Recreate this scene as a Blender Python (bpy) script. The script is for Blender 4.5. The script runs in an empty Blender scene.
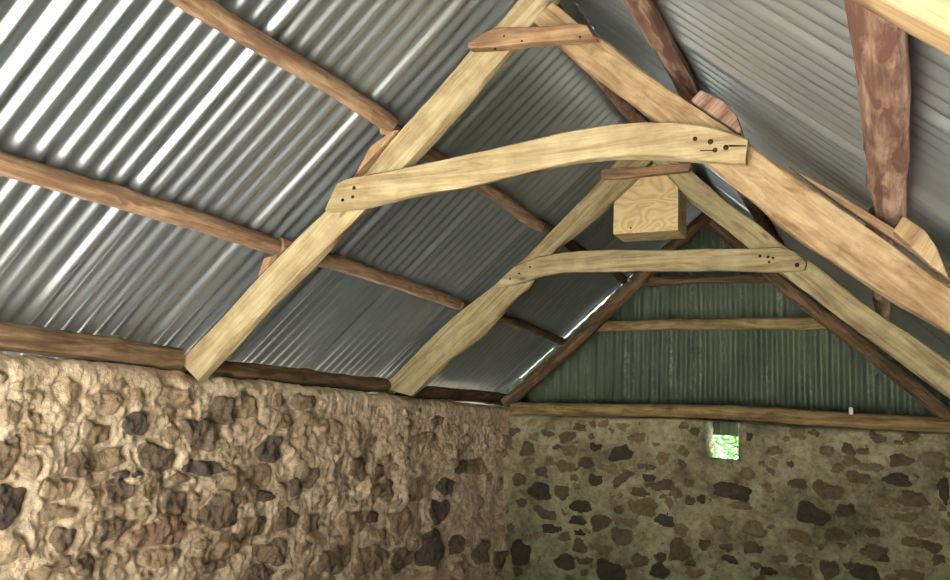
import bpy, bmesh, math, random
import numpy as np
from mathutils import Vector, Matrix
random.seed(7); np.random.seed(7)
C = bpy.context.scene
COL = C.collection
S = 0.62                                   # metres per survey unit
W_, H_ = 2.6*S, 2.3231*S                   # half width of the barn, rise of the rafters
L_ = math.hypot(W_, H_)
EYE = 1.60
Z0 = EYE + 0.24867*S                       # top of the walls / foot of the rafters
CAM = Vector((4.50414*S, 0, EYE))
YAW, PITCH, ROLL, F = [math.radians(a) for a in (-27.0044, 9.0929, 2.7905)] + [801.061]
fwd = Vector((math.sin(YAW)*math.cos(PITCH), math.cos(YAW)*math.cos(PITCH), math.sin(PITCH)))
rt = Vector((math.cos(YAW), -math.sin(YAW), 0)); up = rt.cross(fwd)
r2 = rt*math.cos(ROLL) + up*math.sin(ROLL); u2 = r2.cross(fwd)
T0, T1, T2, T3 = 1.375*S, 4.3228*S, 7.1825*S, 9.7888*S      # depth of the trusses and of the end wall
YF = -1.5*S                                                # open front of the barn

def sight(px, py): return fwd + r2*((px-475)/F) - u2*((py-290)/F)
def at(px, py, Y):                         # survey point on the vertical plane at depth Y
    d = sight(px, py); return CAM + d*((Y-CAM.y)/d.y)
def atx(px, py, X):
    d = sight(px, py); return CAM + d*((X-CAM.x)/d.x)

# ------------------------------------------------------------------ materials
def lin(c): return tuple((v/12.92 if v <= .04045 else ((v+.055)/1.055)**2.4) for v in [x/255 for x in c])+(1,)
class NT:
    def __init__(s, name):
        s.m = bpy.data.materials.new(name); s.m.use_nodes = True; s.t = s.m.node_tree
        s.b = s.t.nodes['Principled BSDF']
    def n(s, typ, **k):
        o = s.t.nodes.new(typ)
        for a, v in k.items():
            if hasattr(o, a): setattr(o, a, v)
            else: o.inputs[a.replace('_', ' ')].default_value = v
        return o
    def l(s, a, b): s.t.links.new(a, b)
def ramp(nt, src, stops):
    r = nt.n('ShaderNodeValToRGB'); e = r.color_ramp.elements
    while len(e) < len(stops): e.new(.5)
    for i, (p, c) in enumerate(stops): e[i].position = p; e[i].color = c
    nt.l(src, r.inputs[0]); return r.outputs[0]
def mix(nt, a, b, f, mode='MIX'):
    m = nt.n('ShaderNodeMix'); m.data_type = 'RGBA'; m.blend_type = mode
    for s, v in ((0, f), (6, a), (7, b)):
        if isinstance(v, (int, float, tuple)): m.inputs[s].default_value = v
        else: nt.l(v, m.inputs[s])
    return m.outputs[2]

def wood(name, light, mid, dark, rough=.75, grain=1.0, patches=0.0, patch=(90, 55, 40), bump=.25, stretch=1.6):
    nt = NT(name); tc = nt.n('ShaderNodeTexCoord'); oi = nt.n('ShaderNodeObjectInfo')
    off = nt.n('ShaderNodeVectorMath', operation='SCALE'); off.inputs[0].default_value = (13, 7, 5)
    nt.l(oi.outputs['Random'], off.inputs['Scale'])
    add = nt.n('ShaderNodeVectorMath', operation='ADD'); nt.l(tc.outputs['Object'], add.inputs[0]); nt.l(off.outputs[0], add.inputs[1])
    mp = nt.n('ShaderNodeMapping'); mp.inputs['Scale'].default_value = (stretch, 16, 16); nt.l(add.outputs[0], mp.inputs[0])
    n1 = nt.n('ShaderNodeTexNoise', Scale=1.6, Detail=6, Roughness=.62, Distortion=.9); nt.l(mp.outputs[0], n1.inputs[0])
    mp2 = nt.n('ShaderNodeMapping'); mp2.inputs['Scale'].default_value = (3, 110, 110); nt.l(add.outputs[0], mp2.inputs[0])
    n2 = nt.n('ShaderNodeTexNoise', Scale=1.2, Detail=4, Roughness=.6, Distortion=.3); nt.l(mp2.outputs[0], n2.inputs[0])
    n3 = nt.n('ShaderNodeTexNoise', Scale=7, Detail=5, Roughness=.65); nt.l(add.outputs[0], n3.inputs[0])
    c = ramp(nt, n1.outputs[0], [(.30, lin(dark)), (.47, lin(mid)), (.62, lin(light))])
    g = ramp(nt, n2.outputs[0], [(.36, (.62, .56, .5, 1)), (.55, (1, 1, 1, 1))])
    c = mix(nt, c, g, .55*grain, 'MULTIPLY')
    blot = ramp(nt, n3.outputs[0], [(.40, (.72, .66, .60, 1)), (.60, (1.04, 1.02, 1, 1))])
    c = mix(nt, c, blot, .75, 'MULTIPLY')
    # knots
    mk = nt.n('ShaderNodeMapping'); mk.inputs['Scale'].default_value = (3.2, 9, 9); nt.l(add.outputs[0], mk.inputs[0])
    vo = nt.n('ShaderNodeTexVoronoi', Scale=1.0); nt.l(mk.outputs[0], vo.inputs[0])
    kn = ramp(nt, vo.outputs['Distance'], [(.05, (1, 1, 1, 1)), (.13, (0, 0, 0, 1))])
    c = mix(nt, c, lin(tuple(x*.55 for x in dark)), nt_mul(nt, kn, .7))
    if patches:
        n4 = nt.n('ShaderNodeTexNoise', Scale=1, Detail=5, Roughness=.6, Distortion=.5)
        m4 = nt.n('ShaderNodeMapping'); m4.inputs['Scale'].default_value = (5, 22, 22); nt.l(add.outputs[0], m4.inputs[0]); nt.l(m4.outputs[0], n4.inputs[0])
        pf = ramp(nt, n4.outputs[0], [(.60-.25*patches, (0, 0, 0, 1)), (.72-.25*patches, (1, 1, 1, 1))])
        c = mix(nt, c, lin(patch), pf)
    nt.l(c, nt.b.inputs['Base Color']); nt.b.inputs['Roughness'].default_value = rough
    nt.b.inputs['Specular IOR Level'].default_value = .25
    bp = nt.n('ShaderNodeBump', Strength=bump, Distance=.006)
    ad = nt.n('ShaderNodeMath', operation='ADD'); nt.l(n2.outputs[0], ad.inputs[0]); nt.l(n3.outputs[0], ad.inputs[1])
    nt.l(ad.outputs[0], bp.inputs['Height']); nt.l(bp.outputs[0], nt.b.inputs['Normal'])
    return nt.m
def nt_mul(nt, col, v):
    m = nt.n('ShaderNodeMath', operation='MULTIPLY'); nt.l(col, m.inputs[0]); m.inputs[1].default_value = v; return m.outputs[0]

M_CUT = wood('pale_sawn_wood', (186, 173, 137), (171, 155, 117), (146, 125, 92), grain=.8)
M_WARM = wood('warm_sawn_wood', (174, 154, 120), (156, 132, 98), (120, 97, 70), grain=.8, stretch=3)
M_OLD = wood('weathered_sawn_wood', (176, 165, 128), (156, 143, 106), (120, 104, 76), grain=.7)
M_TIE = wood('reddish_board', (178, 148, 114), (150, 120, 92), (104, 82, 62))
M_POLE = wood('peeled_pole', (188, 160, 128), (158, 130, 102), (112, 90, 70), patches=.35, patch=(130, 100, 80), bump=.5)
M_RED = wood('red_bark_pole', (176, 150, 132), (140, 112, 96), (92, 72, 60), patches=.5, patch=(104, 74, 62), bump=.7)
M_DARK = wood('dark_old_pole', (134, 112, 82), (102, 84, 60), (66, 54, 40), patches=.3, patch=(74, 58, 44), bump=.5)
M_WPL = wood('plate_log', (158, 136, 106), (126, 104, 80), (86, 70, 54), patches=.2, patch=(100, 78, 60), bump=.4)
M_GABLE = wood('gable_log', (178, 156, 112), (150, 130, 90), (108, 88, 60), patches=.2, patch=(106, 80, 54))

def plywood():
    nt = NT('plywood'); tc = nt.n('ShaderNodeTexCoord')
    mp = nt.n('ShaderNodeMapping'); mp.inputs['Scale'].default_value = (1.6, 1.6, 4); nt.l(tc.outputs['Object'], mp.inputs[0])
    n1 = nt.n('ShaderNodeTexNoise', Scale=1.6, Detail=2, Distortion=.6); nt.l(mp.outputs[0], n1.inputs[0])
    ml = nt.n('ShaderNodeMath', operation='MULTIPLY'); ml.inputs[1].default_value = 11; nt.l(n1.outputs[0], ml.inputs[0])
    fr = nt.n('ShaderNodeMath', operation='PINGPONG'); fr.inputs[1].default_value = .5; nt.l(ml.outputs[0], fr.inputs[0])
    c = ramp(nt, fr.outputs[0], [(.0, lin((186, 158, 110))), (.25, lin((202, 176, 126))), (.5, lin((212, 188, 140)))])
    nt.l(c, nt.b.inputs['Base Color']); nt.b.inputs['Roughness'].default_value = .7
    return nt.m
M_PLY = plywood()

def metal(name, c1, c2, rough, streak=False, metallic=.9):
    nt = NT(name); tc = nt.n('ShaderNodeTexCoord')
    n1 = nt.n('ShaderNodeTexNoise', Scale=2.2, Detail=6, Roughness=.6); nt.l(tc.outputs['Object'], n1.inputs[0])
    c = ramp(nt, n1.outputs[0], [(.35, lin(c1)), (.65, lin(c2))])
    if streak:
        mp = nt.n('ShaderNodeMapping'); mp.inputs['Scale'].default_value = (14, 14, .9); nt.l(tc.outputs['Object'], mp.inputs[0])
        n2 = nt.n('ShaderNodeTexNoise', Scale=1.3, Detail=7, Roughness=.7); nt.l(mp.outputs[0], n2.inputs[0])
        s = ramp(nt, n2.outputs[0], [(.52, (0, 0, 0, 1)), (.70, (1, 1, 1, 1))])
        n3 = nt.n('ShaderNodeTexNoise', Scale=26, Detail=4, Roughness=.7); nt.l(tc.outputs['Object'], n3.inputs[0])
        s2 = ramp(nt, n3.outputs[0], [(.45, (0, 0, 0, 1)), (.6, (1, 1, 1, 1))])
        sm = nt.n('ShaderNodeMath', operation='MULTIPLY'); nt.l(s, sm.inputs[0]); nt.l(s2, sm.inputs[1])
        c = mix(nt, c, lin((150, 164, 140)), nt_mul(nt, sm.outputs[0], .75))
    nt.l(c, nt.b.inputs['Base Color']); nt.b.inputs['Metallic'].default_value = metallic
    nt.b.inputs['Roughness'].default_value = rough
    bp = nt.n('ShaderNodeBump', Strength=.07, Distance=.01); nt.l(n1.outputs[0], bp.inputs['Height']); nt.l(bp.outputs[0], nt.b.inputs['Normal'])
    return nt.m
M_ROOF = metal('galvanised_sheet', (176, 186, 191), (192, 201, 205), .29, metallic=.86)
M_CLAD = metal('green_light_old_sheet', (74, 86, 70), (94, 106, 84), .55, True, .3)  # green cast of the far-end light put into the sheet colour
M_BOLT = metal('dark_iron', (46, 36, 30), (64, 48, 38), .6)

def rubble(name, m1, m2, m3, lo=.76, hi=.96, smear=.95):
    nt = NT(name); tc = nt.n('ShaderNodeTexCoord')
    at_ = nt.n('ShaderNodeAttribute', attribute_name='stone_colour'); ms = nt.n('ShaderNodeAttribute', attribute_name='stone_mask')
    n1 = nt.n('ShaderNodeTexNoise', Scale=3.2, Detail=8, Roughness=.68); nt.l(tc.outputs['Object'], n1.inputs[0])
    n2 = nt.n('ShaderNodeTexNoise', Scale=26, Detail=6, Roughness=.7); nt.l(tc.outputs['Object'], n2.inputs[0])
    c = ramp(nt, n1.outputs[0], [(.34, lin(m3)), (.48, lin(m2)), (.62, lin(m1))])
    sp = ramp(nt, n2.outputs[0], [(.36, (.58, .55, .52, 1)), (.56, (1.06, 1.05, 1.03, 1))])
    c = mix(nt, c, sp, .8, 'MULTIPLY')
    sc = mix(nt, at_.outputs['Color'], sp, .8, 'MULTIPLY')
    n3 = nt.n('ShaderNodeTexNoise', Scale=22, Detail=6, Roughness=.7); nt.l(tc.outputs['Object'], n3.inputs[0])
    a = nt.n('ShaderNodeMath', operation='MULTIPLY_ADD'); nt.l(n3.outputs[0], a.inputs[0]); a.inputs[1].default_value = smear; nt.l(ms.outputs['Fac'], a.inputs[2])
    f = ramp(nt, a.outputs[0], [(lo, (0, 0, 0, 1)), (hi, (1, 1, 1, 1))])
    nt.l(mix(nt, c, sc, f), nt.b.inputs['Base Color'])
    nt.b.inputs['Roughness'].default_value = .92; nt.b.inputs['Specular IOR Level'].default_value = .2
    bp = nt.n('ShaderNodeBump', Strength=.9, Distance=.02); nt.l(n2.outputs[0], bp.inputs['Height']); nt.l(bp.outputs[0], nt.b.inputs['Normal'])
    return nt.m
M_WL = rubble('lime_rubble_wall', (234, 216, 188), (220, 198, 168), (184, 160, 134))
M_WG = rubble('end_rubble_wall', (184, 180, 146), (154, 149, 118), (112, 106, 84), .98, 1.55, 1.5)  # olive mortar: the green light at the far end is mixed into the colour

def plain(name, c1, c2, scale=6, rough=.9, bump=.3):
    nt = NT(name); tc = nt.n('ShaderNodeTexCoord')
    n1 = nt.n('ShaderNodeTexNoise', Scale=scale, Detail=8, Roughness=.65); nt.l(tc.outputs['Object'], n1.inputs[0])
    nt.l(ramp(nt, n1.outputs[0], [(.38, lin(c1)), (.62, lin(c2))]), nt.b.inputs['Base Color'])
    nt.b.inputs['Roughness'].default_value = rough
    bp = nt.n('ShaderNodeBump', Strength=bump, Distance=.02); nt.l(n1.outputs[0], bp.inputs['Height']); nt.l(bp.outputs[0], nt.b.inputs['Normal'])
    return nt.m
M_FLOOR = plain('trodden_earth', (88, 84, 80), (112, 107, 100))
M_GROUND = plain('gravel_yard', (196, 194, 188), (220, 218, 212), 3)
M_WHITE = plain('white_plastic', (205, 205, 195), (225, 225, 215), 8, .5, .05)
M_BARK = plain('tree_bark', (80, 66, 50), (110, 94, 72), 12)
def leafmat():
    nt = NT('fresh_leaves'); tc = nt.n('ShaderNodeTexCoord')
    n1 = nt.n('ShaderNodeTexNoise', Scale=3, Detail=3); nt.l(tc.outputs['Object'], n1.inputs[0])
    c = ramp(nt, n1.outputs[0], [(.35, lin((62, 112, 54))), (.65, lin((112, 164, 90)))])
    nt.l(c, nt.b.inputs['Base Color']); nt.b.inputs['Roughness'].default_value = .5
    tr = nt.n('ShaderNodeBsdfTranslucent'); nt.l(c, tr.inputs[0])
    ms = nt.n('ShaderNodeMixShader'); ms.inputs[0].default_value = .45
    nt.l(nt.b.outputs[0], ms.inputs[1]); nt.l(tr.outputs[0], ms.inputs[2])
    nt.l(ms.outputs[0], nt.t.nodes['Material Output'].inputs[0])
    return nt.m
M_LEAF = leafmat()

# ------------------------------------------------------------------ object helpers
def tag(o, label=None, cat=None, group=None, kind=None):
    for k, v in (('label', label), ('category', cat), ('group', group), ('kind', kind)):
        if v: o[k] = v
    return o
def empty(name, loc):
    o = bpy.data.objects.new(name, None); COL.objects.link(o); o.location = loc; o.empty_display_size = .1; return o
def link(name, verts, faces, mat, parent=None, M=None, smooth=True):
    """mesh from world-space verts, stored in the local frame M (X along the piece)"""
    if M is None: M = Matrix.Identity(4)
    Mi = M.inverted(); me = bpy.data.meshes.new(name)
    me.from_pydata([Mi @ Vector(v) for v in verts], [], faces); me.validate(); me.update()
    bm = bmesh.new(); bm.from_mesh(me); bmesh.ops.recalc_face_normals(bm, faces=bm.faces); bm.to_mesh(me); bm.free()
    me.materials.append(mat)
    if smooth:
        for p in me.polygons: p.use_smooth = True
        me.set_sharp_from_angle(angle=math.radians(38))
    o = bpy.data.objects.new(name, me); COL.objects.link(o)
    if parent:
        o.parent = parent; o.matrix_local = Matrix.Translation(-parent.location) @ M
    else: o.matrix_world = M; o.location = M.translation; o.rotation_euler = M.to_euler()
    return o
def frame(a, b):
    x = (b-a).normalized(); ref = Vector((0, 0, 1)) if abs(x.z) < .95 else Vector((0, 1, 0))
    y = ref.cross(x).normalized(); z = x.cross(y)
    M = Matrix((x, y, z)).transposed().to_4x4(); M.translation = a; return M
def resample(pts, n):
    d = [0]
    for i in range(1, len(pts)): d.append(d[-1]+(pts[i]-pts[i-1]).length)
    out = []
    for k in range(n):
        t = d[-1]*k/(n-1); i = 1
        while i < len(d)-1 and d[i] < t: i += 1
        f = (t-d[i-1])/max(1e-9, d[i]-d[i-1]); out.append(pts[i-1].lerp(pts[i], min(1, max(0, f))))
    return out
def loft(rings):
    n = len(rings[0]); V = [v for r in rings for v in r]; Fc = []
    for i in range(len(rings)-1):
        for j in range(n):
            a = i*n+j; b = i*n+(j+1) % n; Fc.append((a, b, b+n, a+n))
    Fc.append(tuple(range(n))[::-1]); Fc.append(tuple((len(rings)-1)*n+j for j in range(n)))
    return V, Fc
def timber(name, top, bot, y0, y1, mat, parent, ch=.007, wob=.003, seed=0):
    """sawn timber lying in a truss plane: outline between two edges, real thickness y0..y1, chamfered"""
    rnd = random.Random(seed*31+len(name))
    ln = (top[-1]-top[0]).length; n = max(4, int(ln/.05))
    T = resample(top, n); B = resample(bot, n); rings = []
    ph = [rnd.uniform(0, 6) for _ in range(4)]
    for i in range(n):
        s = ln*i/(n-1)
        w = [wob*(math.sin(s*5+ph[k])+.6*math.sin(s*13+ph[k]*2)+rnd.uniform(-.4, .4)) for k in range(4)]
        t, b = T[i], B[i]; u = (t-b).normalized()
        c = ch*(1+.5*math.sin(s*9+ph[0]))
        def P(base, du, y): q = base+u*du; return Vector((q.x, y, q.z))
        rings.append([P(t, w[0]-c, y0), P(t, w[0], y0+c), P(t, w[1], y1-c), P(t, w[1]-c, y1),
                      P(b, w[2]+c, y1), P(b, w[2], y1-c), P(b, w[3], y0+c), P(b, w[3]+c, y0)])
    V, Fc = loft(rings)
    a = (T[0]+B[0])/2; b = (T[-1]+B[-1])/2; a = Vector((a.x, (y0+y1)/2, a.z)); b = Vector((b.x, (y0+y1)/2, b.z))
    return link(name, V, Fc, mat, parent, frame(a, b))
def pole(name, pts, rad, mat, parent=None, flat=1.0, flatdir=None, wob=.10, seed=0, bend=.006):
    """round pole through pts, radii interpolated, knobbly"""
    rnd = random.Random(seed*17+3)
    ln = sum((pts[i+1]-pts[i]).length for i in range(len(pts)-1)); n = max(5, int(ln/.045)); P = resample(pts, n)
    if not isinstance(rad, (list, tuple)): rad = (rad, rad*.9)
    M = frame(pts[0], pts[-1]); X = M.col[0].xyz
    A = (flatdir - X*flatdir.dot(X)).normalized() if flatdir else M.col[1].xyz
    Bv = X.cross(A); rings = []; ph = [rnd.uniform(0, 6.3) for _ in range(6)]
    knots = [(rnd.uniform(0, ln), rnd.uniform(0, 6.28), rnd.uniform(.12, .3)) for _ in range(int(ln/.28)+1)]
    for i in range(n):
        s = ln*i/(n-1); r = rad[0]+(rad[-1]-rad[0])*i/(n-1)
        c = P[i]+A*bend*(math.sin(s*2.3+ph[0])+.4*math.sin(s*6+ph[1]))+Bv*bend*math.sin(s*1.9+ph[2])
        ring = []
        for j in range(14):
            th = j*math.tau/14
            q = 1+wob*(.5*math.sin(th*2+s*3+ph[3])+.35*math.sin(th*3-s*5+ph[4])+.3*math.sin(s*11+th+ph[5])+rnd.uniform(-.22, .22))
            for ks, kt, kh in knots:
                dd = ((s-ks)/.04)**2+((math.sin((th-kt)/2)*2)/.5)**2
                if dd < 4: q += kh*math.exp(-dd)
            ring.append(c+A*math.cos(th)*r*q+Bv*math.sin(th)*r*q*flat)
        rings.append(ring)
    V, Fc = loft(rings); return link(name, V, Fc, mat, parent, M)
def wedge(name, pts, y0, y1, mat, parent):
    """small sawn block: polygon in the truss plane with thickness"""
    n = len(pts); V = [Vector((p.x, y0, p.z)) for p in pts]+[Vector((p.x, y1, p.z)) for p in pts]
    Fc = [tuple(range(n)), tuple(range(2*n-1, n-1, -1))]+[(i, (i+1) % n, n+(i+1) % n, n+i) for i in range(n)]
    o = link(name, V, Fc, mat, parent, frame(V[0], V[1]), smooth=False)
    b = o.modifiers.new('bevel', 'BEVEL'); b.width = .004; b.segments = 2; return o
def bolt(px, py, Y, r, parent):
    c = at(px, py, Y); V = []; Fc = []
    for k, (y, q) in enumerate(((0.004, 1), (-.002, 1), (-.004, .7))):
        for j in range(10): V.append(c+Vector((math.cos(j*.6283)*r*q, y, math.sin(j*.6283)*r*q)))
    for k in range(2):
        for j in range(10): Fc.append((k*10+j, k*10+(j+1) % 10, k*10+10+(j+1) % 10, k*10+10+j))
    Fc.append(tuple(range(20, 30))); Fc.append(tuple(range(9, -1, -1)))
    M = Matrix.Translation(c); return link('bolt', V, Fc, M_BOLT, parent, M)
def pts(Y, *l): return [at(x, y, Y) for x, y in l]

nL = Vector((-H_/L_, 0, W_/L_)); nR = Vector((H_/L_, 0, W_/L_))
def slope(side, along, Y, off):            # point on the left / right roof slope, off = distance above the rafter centre line
    a = along*S/L_
    p = Vector((W_*a, Y, Z0+H_*a)) + nL*(off*S)
    if side == 'R': p.x = 2*W_-p.x
    return p

# ------------------------------------------------------------------ numpy noise and rubble walls
def vnoise(x, y, seed):
    rs = np.random.RandomState(seed); g = rs.rand(64, 64)
    xi = np.floor(x).astype(int); yi = np.floor(y).astype(int); fx = x-xi; fy = y-yi
    fx = fx*fx*(3-2*fx); fy = fy*fy*(3-2*fy)
    G = lambda a, b: g[a % 64, b % 64]
    return (G(xi, yi)*(1-fx)+G(xi+1, yi)*fx)*(1-fy)+(G(xi, yi+1)*(1-fx)+G(xi+1, yi+1)*fx)*fy-.5
def fbm(x, y, sc, seed, oct=4, rough=.55):
    r = 0; a = 1
    for k in range(oct): r = r+a*vnoise(x*sc*2**k+7.3*k, y*sc*2**k+3.1*k, seed+k); a *= rough
    return r
TONES = {'d': (98, 88, 80), 'k': (128, 112, 95), 'm': (156, 136, 110), 'l': (178, 158, 130), 'r': (150, 124, 102)}
def stones_field(U, V, stones, relief, seed, fade=False):
    Hh = np.zeros_like(U); Mk = np.zeros_like(U); Cc = np.zeros(U.shape+(3,))
    wx = fbm(U, V, 11, seed+40, 3, .45)*.022; wy = fbm(U, V, 11, seed+50, 3, .45)*.022
    for k, (u, v, a, b, rot, tone) in enumerate(stones):
        R = max(a, b)*1.7
        ii = np.where((np.abs(U-u) < R) & (np.abs(V-v) < R))
        if not len(ii[0]): continue
        du = U[ii]-u+wx[ii]; dv = V[ii]-v+wy[ii]; c, s = math.cos(rot), math.sin(rot)
        x = (du*c+dv*s)/a; y = (-du*s+dv*c)/b
        th = np.arctan2(y, x); ph = (k*2.39) % 6.28
        r = (np.abs(x)**2.5+np.abs(y)**2.5)**(1/2.5)*(1+.10*np.sin(3*th+ph)+.07*np.sin(5*th+2*ph))
        m = np.clip((1.10-r)/.26, 0, 1); m = m*m*(3-2*m)
        tilt = .35*(x*math.cos(ph)+y*math.sin(ph))
        h = m*relief*(.55+.45*((k*.618) % 1))*(1-.45*np.clip(r, 0, 1)**2+tilt) - relief*.75*np.exp(-((r-1.12)/.13)**2)
        Hh[ii] = np.where(np.abs(h) > np.abs(Hh[ii]), h, Hh[ii])
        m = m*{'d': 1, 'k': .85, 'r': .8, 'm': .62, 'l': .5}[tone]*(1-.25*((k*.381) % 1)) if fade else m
        base = np.array(lin(TONES[tone])[:3]); j = 1+.3*(((k*.7548) % 1)-.5)
        up_ = (m > Mk[ii]) | ((r < 1.35) & (Mk[ii] <= 0)); cc = Cc[ii]; cc[up_] = base*j; Cc[ii] = cc; Mk[ii] = np.maximum(Mk[ii], m)
    return Hh, Mk, Cc
def fill(stones, u0, u1, v0, v1, n, size, seed, tones):
    rnd = random.Random(seed); out = list(stones)
    for _ in range(n*12):
        if len(out)-len(stones) >= n: break
        a = size*rnd.uniform(.45, 1.15); b = a*rnd.uniform(.5, .85); u = rnd.uniform(u0, u1); v = rnd.uniform(v0, v1)
        if all(((u-s[0])/(a+s[2]+.008))**2+((v-s[1])/(b+s[3]+.008))**2 > .9 for s in out):
            out.append((u, v, a, b, rnd.uniform(-.5, .5), rnd.choice(tones)))
    return out
def wall_mesh(name, U, V, pos, keep, Mk, Cc, mat, extra=None):
    """grid of points pos (nu,nv,3); keep(i,j) tells which cells exist"""
    nu, nv = U.shape; me = bpy.data.meshes.new(name)
    verts = [tuple(p) for p in pos.reshape(-1, 3)]; faces = []
    for i in range(nu-1):
        for j in range(nv-1):
            if keep is None or keep(i, j): faces.append((i*nv+j, (i+1)*nv+j, (i+1)*nv+j+1, i*nv+j+1))
    mk = list(Mk.reshape(-1)); cc = Cc.reshape(-1, 3).tolist()
    if extra:
        base = len(verts); ev, ef = extra(lambda i, j: i*nv+j, base, verts)
        verts += ev; faces += ef; mk += [0]*len(ev); cc += [[.2, .2, .2]]*len(ev)
    me.from_pydata(verts, [], faces); me.update(); me.materials.append(mat)
    a = me.attributes.new('stone_mask', 'FLOAT', 'POINT'); a.data.foreach_set('value', [float(q) for q in mk])
    a = me.attributes.new('stone_colour', 'FLOAT_COLOR', 'POINT'); a.data.foreach_set('color', [w for q in cc for w in (q[0], q[1], q[2], 1.0)])
    for p in me.polygons: p.use_smooth = True
    o = bpy.data.objects.new(name, me); COL.objects.link(o); tag(o, kind='structure'); return o

# stones seen in the photograph: (x, y, half width, half height, rotation, tone) surveyed in photo pixels
def sv(ox, oy, k, l): return [(ox+a/k, oy+b/k, c/k, d/k, r, t) for a, b, c, d, r, t in l]
LEFT = sv(0, 340, 2.415, [(545,160,33,38,0,'k'),(250,148,40,24,.1,'m'),(325,130,20,14,0,'m'),(325,200,28,28,0,'d'),(232,220,30,25,0,'m'),
 (75,235,45,18,0,'m'),(485,215,48,35,-.2,'k'),(410,225,18,18,0,'m'),(595,150,22,30,0,'m'),(12,285,28,45,0,'k'),(190,298,32,30,0,'k'),(262,285,42,25,.2,'m'),
 (375,280,44,32,-.3,'k'),(490,300,48,18,-.1,'d'),(300,322,16,9,0,'d'),(330,323,12,7,0,'d'),(430,330,16,14,0,'r'),(138,358,35,25,0,'m'),(285,360,32,30,0,'k'),
 (368,345,32,30,.4,'m'),(22,398,38,50,0,'d'),(222,368,20,14,0,'m'),(425,390,35,32,-.3,'k'),(140,415,35,18,.1,'m'),(535,405,42,45,0,'k'),(238,418,12,10,0,'m'),
 (268,455,38,28,.2,'k'),(390,462,65,32,.1,'r'),(148,475,30,28,0,'k'),(20,505,45,32,0,'l'),(610,445,25,32,0,'m'),(555,490,30,25,0,'m'),(255,515,14,10,0,'m'),
 (395,520,45,20,0,'m'),(330,418,28,16,0,'l'),(205,545,28,22,0,'k'),(480,530,20,18,0,'m'),(95,560,22,18,0,'m'),(520,540,28,16,0,'k'),(560,330,25,30,0,'m'),
 (20,175,35,30,0,'l'),(170,120,30,30,0,'l'),(430,135,40,22,0,'m'),(90,135,22,18,0,'l'),(605,360,18,28,0,'m')]) + \
 sv(240, 360, 2.636, [(82,225,32,38,0,'d'),(10,95,18,30,0,'k'),(105,95,18,16,0,'m'),(240,175,32,30,0,'l'),(170,100,30,22,0,'k'),(120,150,25,20,0,'m'),
 (315,275,25,30,0,'k'),(368,285,14,20,0,'d'),(535,325,18,22,0,'d'),(520,390,22,30,0,'d'),(500,490,27,50,0,'d'),(40,440,35,25,.3,'k'),(130,415,28,28,0,'k'),
 (190,425,22,25,0,'k'),(245,520,42,35,0,'k'),(340,520,40,38,0,'m'),(385,330,22,25,0,'m'),(300,420,35,30,0,'m'),(65,350,22,15,0,'d'),(60,295,25,28,0,'m'),
 (145,330,20,22,0,'k'),(350,410,15,15,0,'d'),(185,300,18,25,0,'k'),(465,330,25,35,0,'m'),(490,190,25,15,0,'m'),(515,150,15,15,0,'k'),(610,270,20,22,0,'m'),
 (420,420,25,35,0,'m'),(560,480,15,25,0,'k'),(620,500,20,30,0,'k'),(660,520,15,25,0,'k'),(50,560,35,22,0,'k'),(90,500,40,32,0,'m'),(430,520,30,30,0,'k'),
 (575,270,14,18,0,'d'),(680,200,16,18,0,'m')])
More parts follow.
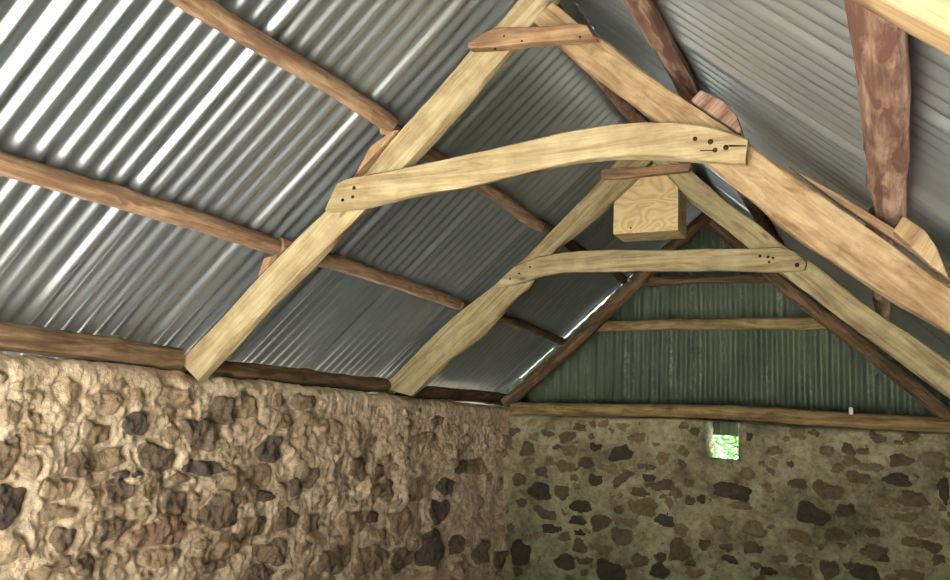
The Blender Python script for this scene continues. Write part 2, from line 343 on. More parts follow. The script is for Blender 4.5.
END = sv(490, 370, 2.76, [(360,230,32,20,.3,'d'),(160,170,15,8,0,'k'),(212,182,22,14,0,'k'),(408,187,25,13,0,'m'),(293,213,16,9,0,'d'),(105,215,16,22,0,'k'),
 (222,220,25,15,0,'m'),(205,265,25,18,0,'m'),(268,257,22,18,0,'k'),(325,270,25,12,0,'m'),(430,267,25,9,0,'k'),(140,280,14,15,0,'k'),(292,305,18,15,0,'d'),
 (368,298,32,12,.6,'k'),(438,298,18,9,0,'d'),(82,303,20,15,0,'k'),(135,335,30,23,0,'d'),(198,338,20,18,0,'k'),(415,337,25,12,0,'k'),(478,318,33,14,.1,'k'),
 (553,314,16,12,0,'m'),(655,332,30,19,.1,'d'),(582,355,11,11,0,'d'),(550,358,14,12,0,'k'),(253,375,30,15,.1,'d'),(150,395,35,13,-.25,'k'),(240,415,22,14,0,'d'),
 (425,378,42,24,0,'m'),(305,422,27,22,0,'k'),(483,418,28,18,-.2,'d'),(375,418,33,12,0,'m'),(168,438,27,11,0,'d'),(248,452,18,6,0,'d'),(362,460,30,22,0,'k'),
 (248,487,20,18,0,'k'),(315,495,22,15,0,'m'),(85,508,28,32,0,'d'),(205,530,25,22,0,'d'),(260,525,27,9,0,'k'),(520,500,30,30,0,'k'),(470,515,15,12,0,'k'),
 (415,525,22,17,0,'k'),(652,490,17,11,0,'k'),(335,560,43,33,-.3,'d'),(468,555,25,18,-.2,'d'),(660,525,22,10,-.2,'d'),(565,560,27,12,0,'m'),(640,420,25,12,0,'m')]) + \
 sv(700, 370, 2.76, [(95,335,48,20,-.15,'d'),(435,297,32,18,-.3,'k'),(543,305,38,18,-.1,'d'),(470,265,35,14,-.1,'m'),(550,250,33,18,0,'k'),(268,315,25,14,0,'k'),
 (355,332,45,23,-.2,'k'),(590,358,42,20,-.2,'k'),(675,330,16,35,0,'d'),(308,397,44,27,-.5,'d'),(405,385,28,16,.2,'d'),(568,405,35,12,0,'m'),(382,457,35,17,-.1,'k'),
 (280,460,35,16,-.4,'m'),(620,445,32,13,0,'m'),(150,440,30,22,0,'m'),(72,490,18,11,0,'k'),(148,490,28,15,0,'k'),(78,525,20,10,-.3,'d'),(155,538,14,7,0,'k'),
 (188,555,22,12,0,'d'),(222,520,22,12,0,'m'),(290,522,25,11,0,'m'),(485,505,38,20,-.2,'k'),(640,488,28,17,-.3,'k'),(590,475,38,14,0,'m'),(285,560,32,18,0,'m'),
 (355,548,25,22,0,'k'),(455,560,42,22,-.3,'d'),(580,565,35,15,0,'m'),(60,425,30,14,0,'m'),(115,375,32,10,0,'m'),(350,222,20,14,0,'m'),(205,220,20,12,0,'m'),
 (640,245,35,25,0,'m'),(137,185,8,11,0,'d'),(410,215,14,16,0,'k')])
def survey(l, f):
    out = []
    for x, y, a, b, r, t in l:
        c = f(x, y); e = f(x+a, y); g = f(x, y-b); out.append((c[0], c[1], abs(e[0]-c[0]), abs(g[1]-c[1]), r, t))
    return out
def fx(x, y): p = atx(x, y, 0); return p.y, p.z
def fy(x, y): p = at(x, y, T3); return p.x, p.z

# left wall: u = depth Y, v = height z; the face leans over at the top into a rounded, uneven crest
PROF = [(YF, -.0), (2.0, -.01), (2.88, 0), (3.55, -.01), (4.2, -.01), (4.45, -.05), (4.7, -.035), (5.4, -.03), (6.94, -.05), (10.06, -.08), (11, -.08)]
def side_wall(name, sgn, x0, ua, ub, du, dv, stones, seed, mat):
    nu = int((ub-ua)/du)+1; vh = Z0-.06
    down = np.linspace(0, vh, int(vh/dv)+1); nt_ = 26
    u = np.linspace(ua, ub, nu); q = np.concatenate([down, vh+np.linspace(0, .50, nt_+1)[1:]])
    U, Q = np.meshgrid(u, q, indexing='ij')
    Cc0 = 1.25
    top = np.interp(U, [p[0]*S if p[0] != YF else YF for p in PROF], [p[1]*S for p in PROF])
    Hh, Mk, Cc = stones_field(U, np.minimum(Q, vh+.06), stones, .016, seed)
    rough = fbm(U, Q, 5.0, seed, 5, .6)*.042+fbm(U*1.0, Q*.7, 20, seed+9, 4, .7)*.015+(.5-np.abs(fbm(U+fbm(U, Q, 6, 77)*.1, Q*.8, 16, seed+19, 3, .6)))*.010
    rough = rough*(1-.45*np.clip((Q-vh+.12)/.15, 0, 1))
    t = np.clip((Q-vh)/.50, 0, 1)                # 0 at the top of the face, 1 at the back of the crest
    ang = np.clip(t/.30, 0, 1)*math.pi/2; R = .06
    back = np.clip((t-.30)/.70, 0, 1)
    X = -(R*(1-np.cos(ang)))-back*.34
    Z = np.where(Q < vh, Q/vh*(Z0+top-.06), Z0+top-.06+R*np.sin(ang)-back**1.3*.15)
    n_x = np.where(Q < vh, 1.0, np.cos(ang)); n_z = np.where(Q < vh, 0.0, np.sin(ang))
    D = rough+Hh
    if sgn > 0: X = X+.085*np.clip((U-T2)/(T3-T2), 0, 1)**1.5
    pos = np.stack([x0+sgn*(X+n_x*D), U, Z+n_z*D*.8], -1)
    Mk = Mk*(Q < vh+.02); Cc = Cc*Cc0
    def ex(ix, base, verts):                    # outer face down to the ground
        ev = []; ef = []; j = len(q)-1
        for i in range(nu): p = pos[i, j]; ev.append((p[0], p[1], 0))
        for i in range(nu-1): ef.append((ix(i, j), ix(i+1, j), base+i+1, base+i))
        return ev, ef
    return wall_mesh(name, U, Q, pos, None, Mk, Cc, mat, ex)
ls = survey(LEFT, fx)
ls = fill(ls, YF, T3+.3, .05, Z0-.08, 330, .050, 3, ['m', 'l', 'm', 'l', 'l'])
wl = side_wall('wall_left', 1, 0, YF, T3+.30, .008, .009, ls, 100, M_WL)
tag(wl, 'pale lime-mortared rubble stone wall along the left side')
rs_ = fill([], YF, T3+.3, .05, Z0-.08, 300, .08, 5, ['m', 'l', 'k', 'd'])
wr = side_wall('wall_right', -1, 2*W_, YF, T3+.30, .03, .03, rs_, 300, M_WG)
tag(wr, 'rubble stone wall along the right side')

# end wall with the small unglazed opening
def end_wall():
    X0, X1, D = -.30, 2*W_+.30, .75*S
    a = at(704, 422, T3); b = at(740.5, 461, T3)
    hx0, hx1, hz0, hz1 = a.x, b.x, b.z, Z0-.10
    def axis(lo, hi, s0, s1, d):
        return np.concatenate([np.linspace(lo, s0, int((s0-lo)/d)+1)[:-1], np.linspace(s0, s1, int(max(2, (s1-s0)/d)))[:-1], np.linspace(s1, hi, max(2, int((hi-s1)/d)+1))])
    u = axis(X0, X1, hx0, hx1, .0125); q = np.linspace(0, hz1, int(hz1/.0125)+1)
    U, Q = np.meshgrid(u, q, indexing='ij')
    st = survey(END, fy); st = [s for s in st if not (hx0-.05 < s[0] < hx1+.03 and s[1] > hz0-.03)]
    hole = ((hx0+hx1)/2, (hz0+hz1)/2, (hx1-hx0)/2+.02, (hz1-hz0)/2+.02, 0, 'm')
    st = fill([hole]+st, 0, 2*W_, .05, Z0-.03, 190, .048, 11, ['m', 'l', 'm', 'k'])[1:]
    Hh, Mk, Cc = stones_field(U, Q, st, .022, 210, True)
    Cc = Cc*np.array([.70, .74, .64])  # stones tinted towards olive to carry the same green light
    rough = fbm(U, Q, 5, 220, 5, .6)*.045+fbm(U, Q, 20, 230, 4, .65)*.014+(.5-np.abs(fbm(U, Q, 13, 240, 3, .6)))*.012
    cr = [at(x, y, T3) for x, y in ((505,416),(560,417),(620,419),(680,419),(730,422),(800,428),(860,431),(950,434),(990,436))]
    crest = np.interp(U, [p.x for p in cr], [p.z for p in cr]); q0 = Z0-.5
    ZZ = np.where(Q < q0, Q, q0+(Q-q0)*(crest-q0)/(q[-1]-q0))
    pos = np.stack([U, T3-rough-Hh, ZZ], -1)
    i0 = int(np.argmin(abs(u-hx0))); i1 = int(np.argmin(abs(u-hx1))); j0 = int(np.argmin(abs(q-hz0))); j1 = int(np.argmin(abs(q-hz1)))
    keep = lambda i, j: not (i0 <= i < i1 and j0 <= j < j1)
    oa = at(713, 434, T3+D); ob = at(738.5, 460.5, T3+D)
    loop = [(i, j0) for i in range(i0, i1)]+[(i1, j) for j in range(j0, j1)]+[(i, j1) for i in range(i1, i0, -1)]+[(i0, j) for j in range(j1, j0, -1)]
    def ex(ix, base, verts):
        ev = []; ef = []; n = len(loop); rnd = random.Random(4); steps = 8
        prev = [ix(i, j) for i, j in loop]
        for k in range(1, steps+1):
            f = k/steps; cur = []
            for (i, j) in loop:
                p = pos[i, j]; tx = oa.x+(ob.x-oa.x)*(i-i0)/(i1-i0); tz = ob.z+(Z0-.06-ob.z)*(j-j0)/(j1-j0)
                g = .008*math.sin(k*1.7+i*.9+j*1.3)+rnd.uniform(-.004, .004)
                if k == steps: g *= .6
                ev.append((p[0]*(1-f)+tx*f+(g if j not in (j0, j1) else 0), p[1]*(1-f)+(T3+D)*f, p[2]*(1-f)+tz*f+(g if j in (j0, j1) else 0)))
                cur.append(base+len(ev)-1)
            for m in range(n): ef.append((prev[m], prev[(m+1) % n], cur[(m+1) % n], cur[m]))
            prev = cur
        # outer face, in four pieces around the opening
        b2 = base+len(ev); zt = Z0-.06
        for x, z in [(X0, 0), (oa.x, 0), (ob.x, 0), (X1, 0), (X0, ob.z), (oa.x, ob.z), (ob.x, ob.z), (X1, ob.z), (X0, zt), (oa.x, zt), (ob.x, zt), (X1, zt)]: ev.append((x, T3+D, z))
        ef += [tuple(b2+t for t in f) for f in ((0, 4, 5, 1), (1, 5, 6, 2), (2, 6, 7, 3), (4, 8, 9, 5), (6, 10, 11, 7))]
        J = len(q)-1                            # crest
        for i in range(len(u)): ev.append((u[i], T3+D, zt))
        b3 = b2+12
        for i in range(len(u)-1):
            if keep(i, J-1) or True: ef.append((ix(i, J), ix(i+1, J), b3+i+1, b3+i))
        return ev, ef
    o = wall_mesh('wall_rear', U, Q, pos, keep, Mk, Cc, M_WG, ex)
    tag(o, 'darker rubble stone end wall with a small square opening under the log plate'); return T3+D
YO = end_wall()

# ------------------------------------------------------------------ corrugated sheets
PITCH_C = .0775; AMP = .0095
def roof_side(side, seed):
    rnd = random.Random(seed); V = []; Fc = []; cover = 8*PITCH_C; y = YF-.25; yend = YO+.10; k = 0
    lo, hi = -.90, L_/S+.292 ; nx = 30
    while y < yend:
        w = min(cover+PITCH_C*.9, yend-y+PITCH_C); n = int(w/PITCH_C*10)
        base = len(V); o0 = rnd.uniform(-.001, .003)+(k % 2)*.0022; tl = rnd.uniform(-.006, .006)
        for i in range(n+1):
            yy = y+w*i/n
            for j in range(nx+1):
                a = lo+(hi-lo)*j/nx
                sag = .003*math.sin(a*2.1+k*1.3)+.0025*math.sin(yy*3+a)
                h = AMP*math.cos((yy)*math.tau/PITCH_C)+o0+tl*(i/n)+sag
                h -= .010*max(0, 1-(w-w*i/n)/.045)+(-.002 if i < 5 else 0)
                V.append(slope(side, a, yy, .335)+(nL if side == 'L' else nR)*h)
        for i in range(n):
            for j in range(nx):
                q = base+i*(nx+1)+j; Fc.append((q, q+nx+1, q+nx+2, q+1))
        y += cover; k += 1
    me = bpy.data.meshes.new('ceiling'); me.from_pydata([tuple(v) for v in V], [], Fc); me.materials.append(M_ROOF)
    for p in me.polygons: p.use_smooth = True
    o = bpy.data.objects.new('ceiling', me); COL.objects.link(o); tag(o, kind='structure')
    return tag(o, 'shiny corrugated metal roof sheets on the %s slope' % ('left' if side == 'L' else 'right'))
roof_side('L', 5); roof_side('R', 9)
# ridge cap, an unseen bent strip added over the joint to block light
zr = Z0+H_+.335*S*L_/W_+.035
V = []; 
for yy in (YF-.27, YO+.12):
    for dx in (-.20, -.1, 0, .1, .20): V.append((W_+dx, yy, zr-abs(dx)*H_/W_))
cap = link('ridge_light_cap', V, [(j, j+1, j+6, j+5) for j in range(4)], M_ROOF)
tag(cap, 'unseen bent metal capping added to block light along the roof ridge', kind='structure')

def gable_clad():
    V = []; Fc = []; X0, X1 = -.42, 2*W_+.42; n = int((X1-X0)/PITCH_C*9); cols = []; yc = YO+.012
    zb = at(725, 435.5, YO+.01).z
    ga, gb, gc, gd = [at(px, py, YO).x for px, py in ((519,381),(552,354),(562,343),(609,299))]
    gap = lambda x: .008 if ga < x < gb else (.013+.003*math.sin(x*40) if gc < x < gd else -.004)
    for i in range(n+1):
        x = X0+(X1-X0)*i/n; sh = int((x-X0)/(8*PITCH_C))
        y = yc+AMP*(1+math.cos(x*math.tau/PITCH_C))+(sh % 2)*.003
        d = x if x < W_ else 2*W_-x
        zt = Z0+H_*d/W_+.335*S*L_/W_-AMP*1.2-gap(x)
        zt = max(zt, zb+.01); col = []
        for j in range(9): V.append((x, y, zb+(zt-zb)*j/8)); col.append(len(V)-1)
        cols.append(col)
    for i in range(n):
        for j in range(8): Fc.append((cols[i][j], cols[i+1][j], cols[i+1][j+1], cols[i][j+1]))
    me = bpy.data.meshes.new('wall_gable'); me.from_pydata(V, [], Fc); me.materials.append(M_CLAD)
    for p in me.polygons: p.use_smooth = True
    o = bpy.data.objects.new('wall_gable', me); COL.objects.link(o)
    tag(o, 'green-light-tinted corrugated cladding filling the rear gable', kind='structure')
gable_clad()

def added_front_wall():  # unseen wall and gable, added to cut high daylight and leave a low doorway
    yf = YF+.02; th = .30; g0, g1, gz = .55, 2.75, 2.05
    V = []; Fc = []
    def blk(x0, x1, z0, z1):
        b = len(V)
        for y in (yf-th, yf):
            V.extend([(x0, y, z0), (x1, y, z0), (x1, y, z1), (x0, y, z1)])
        Fc.extend([tuple(b+k for k in f) for f in ((0,1,2,3),(7,6,5,4),(0,4,5,1),(1,5,6,2),(2,6,7,3),(3,7,4,0))])
    blk(0, g0, 0, Z0-.05); blk(g1, 2*W_, 0, Z0-.05)
    o = link('wall_front_added', V, Fc, M_WL, smooth=False); tag(o, 'unseen rubble stone front wall added to shape daylight, with a broad open doorway', kind='structure')
    V = []; Fc = []; n = int(2*W_/PITCH_C*8)
    for i in range(n+1):
        x = 2*W_*i/n; y = yf-.10+AMP*math.cos(x*math.tau/PITCH_C); d = min(x, 2*W_-x)
        zb = gz if g0 < x < g1 else Z0-.06
        V += [(x, y, zb), (x, y, max(zb+.01, Z0+H_*d/W_+.335*S*L_/W_-AMP))]
    for i in range(n): Fc.append((2*i, 2*i+2, 2*i+3, 2*i+1))
    o = link('wall_front_gable_added', V, Fc, M_CLAD); tag(o, 'unseen corrugated front gable added to block high daylight', kind='structure')
added_front_wall()

# ------------------------------------------------------------------ trusses
def truss(Y, label, D):
    t = empty('roof_truss', (W_, Y, Z0)); tag(t, label, 'roof truss')
    return t
TH = .055
t1 = truss(T1, 'nearest full pale timber truss with a bowed collar beam crossing the whole view', 0)
LE = pts(T1, (179,361),(262,273),(320,216),(353,186),(400,130),(472,48),(500,22),(518,0),(538,-22))
LB = pts(T1, (197,380),(262,311),(317,256),(400,170),(503,57),(518,40),(532,23),(541,10),(556,-4))
timber('rafter', LE, LB, T1, T1+TH, M_CUT, t1, seed=1)
RE = pts(T1, (553,1),(583,25),(603,37),(640,69),(669,89),(703,112),(748,142),(790,170),(838,205),(893,244),(950,285),(1040,347))
RB = pts(T1, (533,19),(561,46),(584,69),(628,101),(662,126),(700,157),(730,183),(755,200),(781,225),(810,246),(839,264),(889,297),(944,330),(1018,375))
timber('rafter', RE, RB, T1+.004, T1+TH+.012, M_WARM, t1, seed=2)
CT = pts(T1, (343,186),(351,181),(400,173),(450,163),(500,152),(540,141),(569,134),(616,128),(650,126),(680,126),(710,130),(735,138),(750,144))
CB = pts(T1, (331,213),(366,209),(437,194.5),(472,189),(511,180),(555,169.5),(587,162),(628,159),(681,162),(747,166))
cb = timber('collar_beam', CT, CB, T1-.045, T1-.001, M_CUT, t1, ch=.006, seed=3)
AT = pts(T1, (474,47),(479,43),(499,33),(532,33),(560,31),(585,27),(590,30))
AB = pts(T1, (473.5,52.5),(505,51.5),(534,48),(561,46.5),(599,44))
timber('apex_tie', AT, AB, T1-.05, T1-.002, M_TIE, t1, ch=.004, wob=.0015, seed=4)
for x, y, r in ((695,139,.008),(710.5,141.7,.0095),(715,150,.008),(726,147.6,.0095),(354,188,.008),(352.6,197,.007),(342.6,200,.007)): bolt(x, y, T1-.046, r, t1)
for x, y, r in ((504,36,.004),(522,41,.004),(495,49,.004),(580,37,.005)): bolt(x, y, T1-.051, r, t1)
for l in (((729,145.0),(746,145.4),(746,146.6),(729,146.8)), ((700,150.2),(713,150),(713,151),(700,150.9))):
    wedge('split', pts(T1-.046, *l), T1-.0475, T1-.0445, M_BOLT, t1).modifiers.clear()
# wedges that pack the purlins off the rafters
wedge('packing_wedge', pts(T1+.02, (356,178),(372,148),(394,132),(400,131),(366,166)), T1+.004, T1+.05, M_TIE, t1)
wedge('packing_wedge', pts(T1+.02, (260,277),(266,259),(280,255),(276,262)), T1+.004, T1+.05, M_TIE, t1)
wedge('packing_wedge', pts(T1+.02, (692,103),(702,92),(724,103),(738,118),(744,138)), T1-.005, T1+.07, M_RED, t1)
wedge('packing_wedge', pts(T1+.02, (893,232),(903,217),(925,232),(936,248),(944,268),(950,281),(930,266)), T1+.0, T1+.07, M_WARM, t1)
wedge('packing_batten', pts(T1+.06, (788,166),(838,194),(893,228),(960,275),(960,283),(893,240),(838,203)), T1+.055, T1+.085, M_TIE, t1)

t2 = truss(T2, 'farther weathered timber truss framing the plywood box', 0)
timber('rafter', pts(T2, (383,388),(424,343),(459,312),(494,286),(519,262),(544,238),(560,221),(601,178),(617,161),(640,138)),
       pts(T2, (411,396),(445,363),(482,333),(515,298),(528,288),(557,247),(578,230),(599,213),(622,190),(652,160)), T2, T2+TH, M_OLD, t2, seed=5, wob=.004)
timber('rafter', pts(T2, (655,143),(681,163),(713,188),(730,203),(760,225),(777,241),(808,260),(875,311),(950,361),(1010,402)),
       pts(T2, (643,152),(675,183),(689,199),(716,221),(750,249),(782,274),(853,327),(950,398),(1000,434)), T2+.003, T2+TH, M_OLD, t2, seed=6)
timber('collar_beam', pts(T2, (504,279),(518,266),(540,258),(569,253),(628,251),(700,250),(745,250),(785,248),(797,254),(807,264)),
       pts(T2, (500,289),(523,284),(540,279),(563,273.5),(599,272),(650,272),(686,272),(730,272.5),(775,273),(805,271)), T2-.04, T2-.001, M_OLD, t2, seed=7)
timber('apex_tie', pts(T2, (603,172),(617,169),(640,169),(668,166),(692,164)), pts(T2, (602,180),(625,180),(650,177),(676,174),(690,173)), T2-.035, T2-.002, M_TIE, t2, ch=.003, wob=.0015, seed=8)
for x, y, r in ((510,279,.006),(519,273.5,.006),(530,267,.006),(760,256,.008),(768,257,.008),(773,258,.007),(769,262,.007),(797,265,.012)): bolt(x, y, T2-.041, r, t2)  # the last and largest is a dark knot in the collar

t0 = truss(T0, 'closest timber truss, only a pale rafter showing at the upper right corner', 0)
def rafter_std(Y, side, mat, parent, r=.105, seed=0):
    a = [slope(side, k, Y, r) for k in (-.12, 1.2, 2.4, 3.52)]; b = [slope(side, k, Y, -r) for k in (-.12, 1.2, 2.4, 3.42)]
    return timber('rafter', a, b, Y, Y+TH, mat, parent, seed=seed)
rafter_std(T0, 'L', M_WARM, t0, seed=11); rafter_std(T0, 'R', M_WARM, t0, seed=12)
ca = Vector((1.15*S, T0, Z0+1.30*S)); cb_ = Vector((4.1*S, T0, Z0+1.42*S)); mid = Vector((2.7*S, T0, Z0+1.75*S))
dz = Vector((0, 0, .07))
timber('collar_beam', [ca+dz, mid+dz, cb_+dz], [ca-dz, mid-dz, cb_-dz], T0-.045, T0-.001, M_CUT, t0, seed=13)

# rear gable frame of round poles
t3 = empty('gable_frame', (W_, T3, Z0)); tag(t3, 'rough pole frame standing against the green rear gable', 'roof truss')
gy = T3+.06
pole('rafter', pts(gy, (505,404),(540,374),(587,332),(631,288),(690,232),(712,212)), (.056, .048), M_DARK, t3, seed=21, wob=.14)
pole('rafter', pts(gy, (712,222),(767,273),(791,294),(860,345),(937,407),(980,440)), (.045, .05), M_DARK, t3, seed=22, wob=.14)
pole('tie', pts(gy+.05, (596,327),(660,325),(730,325),(838,322)), (.040, .042), M_GABLE, t3, seed=23, flat=.6, flatdir=Vector((0, 0, 1)), wob=.06)
pole('tie', pts(gy+.04, (632,283),(700,279),(795,279)), (.030, .034), M_DARK, t3, seed=24, flat=.7, flatdir=Vector((0, 0, 1)), wob=.2)

# ------------------------------------------------------------------ purlins, ridge pole and wall plates
def purlin(side, along, Ya, Yb, r, mat, label, seed, a2=None, flat=1.0, off=.262, end=.0, cat='purlin', name='roof_purlin'):
    a2 = (along if a2 is None else a2)+off*H_/W_; along = along+off*H_/W_
    n = nL if side == 'L' else nR
    sl = (slope(side, 1, 0, 0)-slope(side, 0, 0, 0)).normalized()
    o = pole(name, [slope(side, along, Ya, off), slope(side, (along+a2)/2+.01, (Ya+Yb)/2, off), slope(side, a2, Yb, off)], r, mat, flat=flat, flatdir=sl, seed=seed)
    return tag(o, label, cat)
bR = 3.12
b0, b1, b2, b3 = YF-.1, T1+.045, T2+.03, YO-.01
R1 = .042
purlin('L', .80, b0, b1, (.040, .038), M_POLE, 'long pole purlin low on the left slope, between the left edge and nearest truss', 31, .83)
purlin('L', .85, b1+.01, b2, (.040, .036), M_POLE, 'reddish-brown pole purlin low on the left slope, between two full trusses', 32, .84)
purlin('L', .84, b2+.01, b3, (.034, .032), M_DARK, 'dark thin pole purlin low on the left slope, beyond the far truss foot', 33, .77)
purlin('L', 2.02, b0, b1, (.040, .038), M_POLE, 'pole purlin high on the left slope, from the top edge to the nearest full truss', 34, 2.07)
purlin('L', 2.03, b1+.01, b2, (.036, .036), M_POLE, 'brown pole purlin high on the left slope, passing behind the bowed collar beam', 35, 2.01)
purlin('L', 2.01, b2+.01, b3, (.034, .034), M_DARK, 'dark pole purlin high on the left slope, beyond the far truss', 36, 2.0)
purlin('R', .91, b0, 2.96, (.062, .056), M_RED, 'thick red-brown bark pole purlin at the right, ending on the nearest full truss', 37, .855, .6, off=.25)
purlin('R', .88, 2.97, b2, (.050, .050), M_RED, 'red-brown pole purlin low on the right slope, glimpsed between the two full trusses', 38, .88)
purlin('R', .88, b2+.01, b3, (.040, .040), M_DARK, 'dark pole purlin low on the right slope beside the rear gable', 39, .86)
purlin('R', 2.32, b0, bR, (.060, .062), M_RED, 'red-brown pole purlin high on the right slope, ending above the bowed collar end', 40, 2.36, .6, off=.255)
purlin('R', 2.34, bR+.01, b2, (.044, .044), M_RED, 'reddish pole purlin high on the right slope, behind the nearest right rafter', 41, 2.34)
purlin('R', 2.30, b2+.01, b3, (.040, .040), M_DARK, 'dark pole purlin high on the right slope, beyond the far truss', 42, 2.3)
zrp = Z0+H_+.16*S
rp = pole('ridge_pole', [Vector((W_, YF-.1, zrp)), Vector((W_, T1, zrp)), Vector((W_, T3-.02, zrp-.01))], (.045, .04), M_RED, seed=43); tag(rp, 'dark reddish ridge pole under the roof ridge', 'ridge pole')
def plate(X, Ya, Yb, z, r, mat, label, seed):
    o = pole('wall_plate', [Vector((X, Ya, Z0+z)), Vector((X, (Ya+Yb)/2, Z0+z+.004)), Vector((X, Yb, Z0+z))], r, mat, seed=seed, wob=.06, flatdir=Vector((0, 0, 1))); tag(o, label, 'wall plate')
XP = -.13*S
plate(XP, b0, T1-.01, .050, (.053, .053), M_WPL, 'brown log wall plate on the left wall, left of the nearest truss foot', 51)
plate(XP-.02, T1+.03, T2+.0, .022, (.050, .050), M_DARK, 'dark log wall plate on the left wall, between the two truss feet', 52)
plate(XP-.02, T2+.05, YO-.01, .012, (.050, .050), M_DARK, 'dark log wall plate on the left wall, from the far truss foot to the corner', 53)
plate(2*W_-XP, b0, T2, .045, (.055, .055), M_POLE, 'log wall plate on the right wall, near half', 54)
plate(2*W_-XP, T2+.02, YO-.01, .04, (.055, .055), M_POLE, 'log wall plate on the right wall, far half', 55)
gp = pole('wall_plate', pts(T3+.05, (512,408),(560,409),(620,410.5),(660,410.5),(720,412.5),(800,417),(860,420),(950,426),(985,428)), (.048, .054), M_GABLE, seed=56, wob=.05, bend=.003, flatdir=Vector((0, 0, 1)))
tag(gp, 'pale log plate lying along the top of the rear stone wall', 'wall plate')

# ------------------------------------------------------------------ plywood box behind the far truss
bxY = T2+TH+.004
a = at(614.5, 168, bxY); b = at(678, 228, bxY); zb = at(616, 234, bxY).z; dp = .22
bx = empty('nest_box', ((a.x+b.x)/2, bxY, zb)); tag(bx, 'square plywood nest box hanging behind the far truss apex', 'nest box')
def block(name, p0, p1, mat, parent, bev=.002):
    x0, y0, z0 = p0; x1, y1, z1 = p1
    V = [(x0,y0,z0),(x1,y0,z0),(x1,y1,z0),(x0,y1,z0),(x0,y0,z1),(x1,y0,z1),(x1,y1,z1),(x0,y1,z1)]
    o = link(name, V, [(0,3,2,1),(4,5,6,7),(0,1,5,4),(1,2,6,5),(2,3,7,6),(3,0,4,7)], mat, parent, Matrix.Translation(((x0+x1)/2, (y0+y1)/2, (z0+z1)/2)), smooth=False)
    m = o.modifiers.new('bevel', 'BEVEL'); m.width = bev; m.segments = 2; return o
x0, x1, zt, w = a.x, b.x, at(645, 166, bxY).z, .012
block('front_panel', (x0, bxY, zb), (x1, bxY+w, zt), M_PLY, bx)
block('side_panel', (x0, bxY+w+.0005, zb+w), (x0+w, bxY+dp, zt), M_PLY, bx)
block('side_panel', (x1-w, bxY+w+.0005, zb+w), (x1, bxY+dp, zt), M_PLY, bx)
block('back_panel', (x0+w, bxY+dp-w, zb+w), (x1-w, bxY+dp, zt), M_PLY, bx)
block('bottom_panel', (x0, bxY+w+.0005, zb), (x1, bxY+dp, zb+w-.0005), M_PLY, bx)
block('lid', (x0-.005, bxY, zt+.0005), (x1+.005, bxY+dp+.01, zt+w), M_PLY, bx)
p = at(631, 228, bxY-.001)
link('hook', *loft([[p+Vector((math.cos(k)*.005, -.006+.006*j, math.sin(k)*.006)) for k in [i*.785 for i in range(8)]] for j in range(2)]), M_BOLT, bx, Matrix.Translation(p))

# small white clip on the rear log plate
c = at(851, 411, T3-.02)
cl = link('cable_clip', *loft([[Vector((c.x+sx*.013*q, c.y+dy, c.z+sz*.024*q)) for sx, sz in ((-1,-1),(1,-1),(1,.7),(.5,1),(-1,1))] for dy, q in ((0, 1), (-.008, 1), (-.011, .8))]), M_WHITE, None, Matrix.Translation(c), smooth=False)
tag(cl, 'tiny white clip fixed to the pale rear log plate', 'clip')
# small shiny bolt cap behind the far collar
c = at(629, 280, T3-.03)
V = []; Fc = []
rings = [[c+Vector((math.cos(k*.785)*r, dy, math.sin(k*.785)*r)) for k in range(8)] for dy, r in ((.03, .012), (.01, .014), (-.006, .014), (-.014, .009), (-.018, .003))]
lf = link('bolt_cap', *loft(rings), M_ROOF, None, Matrix.Translation(c)); tag(lf, 'small shiny round bolt cap on the rear gable pole', 'bolt')

# ------------------------------------------------------------------ floor, yard and the trees outside the opening
def sheet(name, x0, x1, y0, y1, z, mat, n=40, amp=.015, label=None):
    V = []; Fc = []
    for i in range(n+1):
        for j in range(n+1):
            x = x0+(x1-x0)*i/n; y = y0+(y1-y0)*j/n; V.append((x, y, z+amp*math.sin(x*3.1+math.sin(y*2))*math.sin(y*2.7)))
    for i in range(n):
        for j in range(n): q = i*(n+1)+j; Fc.append((q, q+n+1, q+n+2, q+1))
    me = bpy.data.meshes.new(name); me.from_pydata(V, [], Fc); me.materials.append(mat)
    o = bpy.data.objects.new(name, me); COL.objects.link(o); tag(o, label, kind='structure')
sheet('floor', -.05, 2*W_+.05, YF-.05, T3+.05, .0, M_FLOOR, label='trodden earth floor of the barn', amp=.006)
sheet('ground', -30, 34, -30, 36, -.06, M_GROUND, 60, .02, 'gravel yard around the barn')
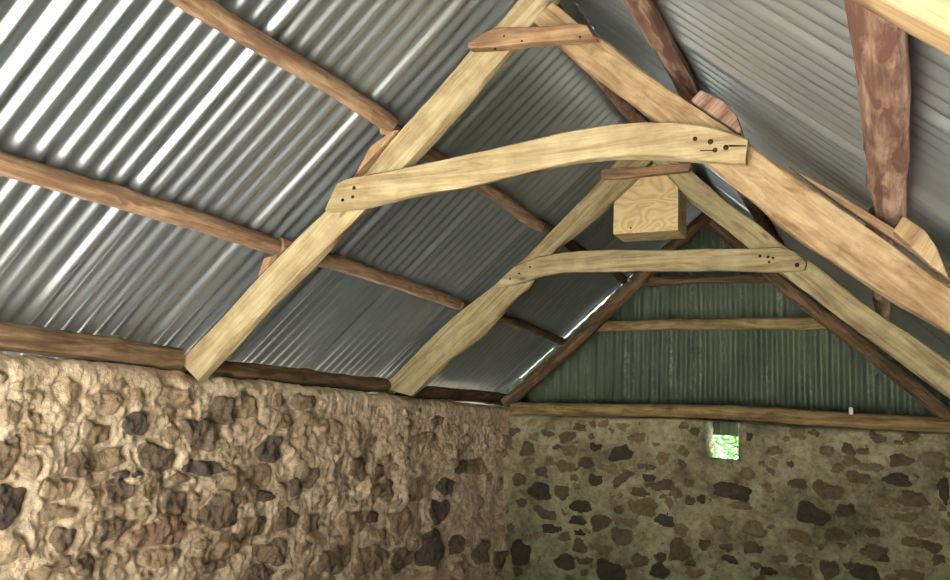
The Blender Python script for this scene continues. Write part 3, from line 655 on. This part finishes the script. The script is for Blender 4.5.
def tree(x, y, h, r, n, seed, label):
    rnd = random.Random(seed); t = empty('leafy_tree', (x, y, -.05)); tag(t, label, 'tree', 'trees outside the rear opening')
    pole('trunk', [Vector((x, y, -.05)), Vector((x+.05, y+.05, h*.45)), Vector((x-.05, y, h*.9))], (.09, .03), M_BARK, t, seed=seed, bend=.03)
    V = []; Fc = []
    for k in range(n):
        d = Vector((rnd.gauss(0, 1), rnd.gauss(0, 1), rnd.gauss(0, 1))).normalized()*(rnd.random()**.45)
        c = Vector((x+d.x*r, y+d.y*r, h*.52+d.z*h*.50)); s = rnd.uniform(.035, .075)
        a = Vector((rnd.gauss(0, 1), rnd.gauss(0, 1), rnd.gauss(0, .6))).normalized(); b = a.cross(Vector((rnd.gauss(0, 1), rnd.gauss(0, 1), 1))).normalized(); m = a.cross(b)
        i = len(V); V += [c-a*s, c+b*s*.42+m*s*.1, c+a*s, c-b*s*.42+m*s*.1]; Fc += [(i, i+1, i+2), (i, i+2, i+3)]
    link('crown', V, Fc, M_LEAF, t, Matrix.Translation((x, y, h*.5)), smooth=False)
w1 = at(725, 448, YO); dr = (w1-CAM).normalized()
def out(d, s): p = w1+dr*d; return p.x+s, p.y
tree(*out(2.6, .25), 2.6, .75, 3600, 61, 'bright green leafy tree seen through the small square opening')
tree(*out(4.2, -1.9), 3.6, 1.1, 3600, 62, 'bright green leafy tree seen through the small square opening')
tree(*out(5.6, 1.3), 3.6, 1.2, 3600, 63, 'bright green leafy tree seen through the small square opening')

# ------------------------------------------------------------------ light
w = bpy.data.worlds.new('sky'); C.world = w; w.use_nodes = True; nt = w.node_tree; bg = nt.nodes['Background']
tc = nt.nodes.new('ShaderNodeTexCoord'); sep = nt.nodes.new('ShaderNodeSeparateXYZ'); nt.links.new(tc.outputs['Generated'], sep.inputs[0])
rp_ = nt.nodes.new('ShaderNodeValToRGB'); e = rp_.color_ramp.elements
e[0].position = .45; e[0].color = (.55, .62, .5, 1); e[1].position = .75; e[1].color = (.92, .97, 1, 1)
mm = nt.nodes.new('ShaderNodeMapRange'); mm.inputs[1].default_value = -1; nt.links.new(sep.outputs[2], mm.inputs[0]); nt.links.new(mm.outputs[0], rp_.inputs[0])
nt.links.new(rp_.outputs[0], bg.inputs[0]); bg.inputs[1].default_value = .8
sd = bpy.data.lights.new('sun', 'SUN'); sd.energy = 26; sd.angle = math.radians(2); sd.color = (1, .97, .92)
so = bpy.data.objects.new('sun', sd); COL.objects.link(so); so.rotation_euler = Vector((-.16, .60, -.75)).to_track_quat('-Z', 'Y').to_euler()

# ------------------------------------------------------------------ camera
cd = bpy.data.cameras.new('camera'); cd.sensor_fit = 'HORIZONTAL'; cd.sensor_width = 36; cd.lens = F/950*36; cd.clip_start = .02; cd.clip_end = 200
co = bpy.data.objects.new('camera', cd); COL.objects.link(co)
M = Matrix((r2, u2, -fwd)).transposed().to_4x4(); M.translation = CAM; co.matrix_world = M
C.camera = co
v = C.view_settings; v.view_transform = 'Standard'; v.look = 'None'; v.exposure = 2.35; v.gamma = 1; v.use_curve_mapping = False
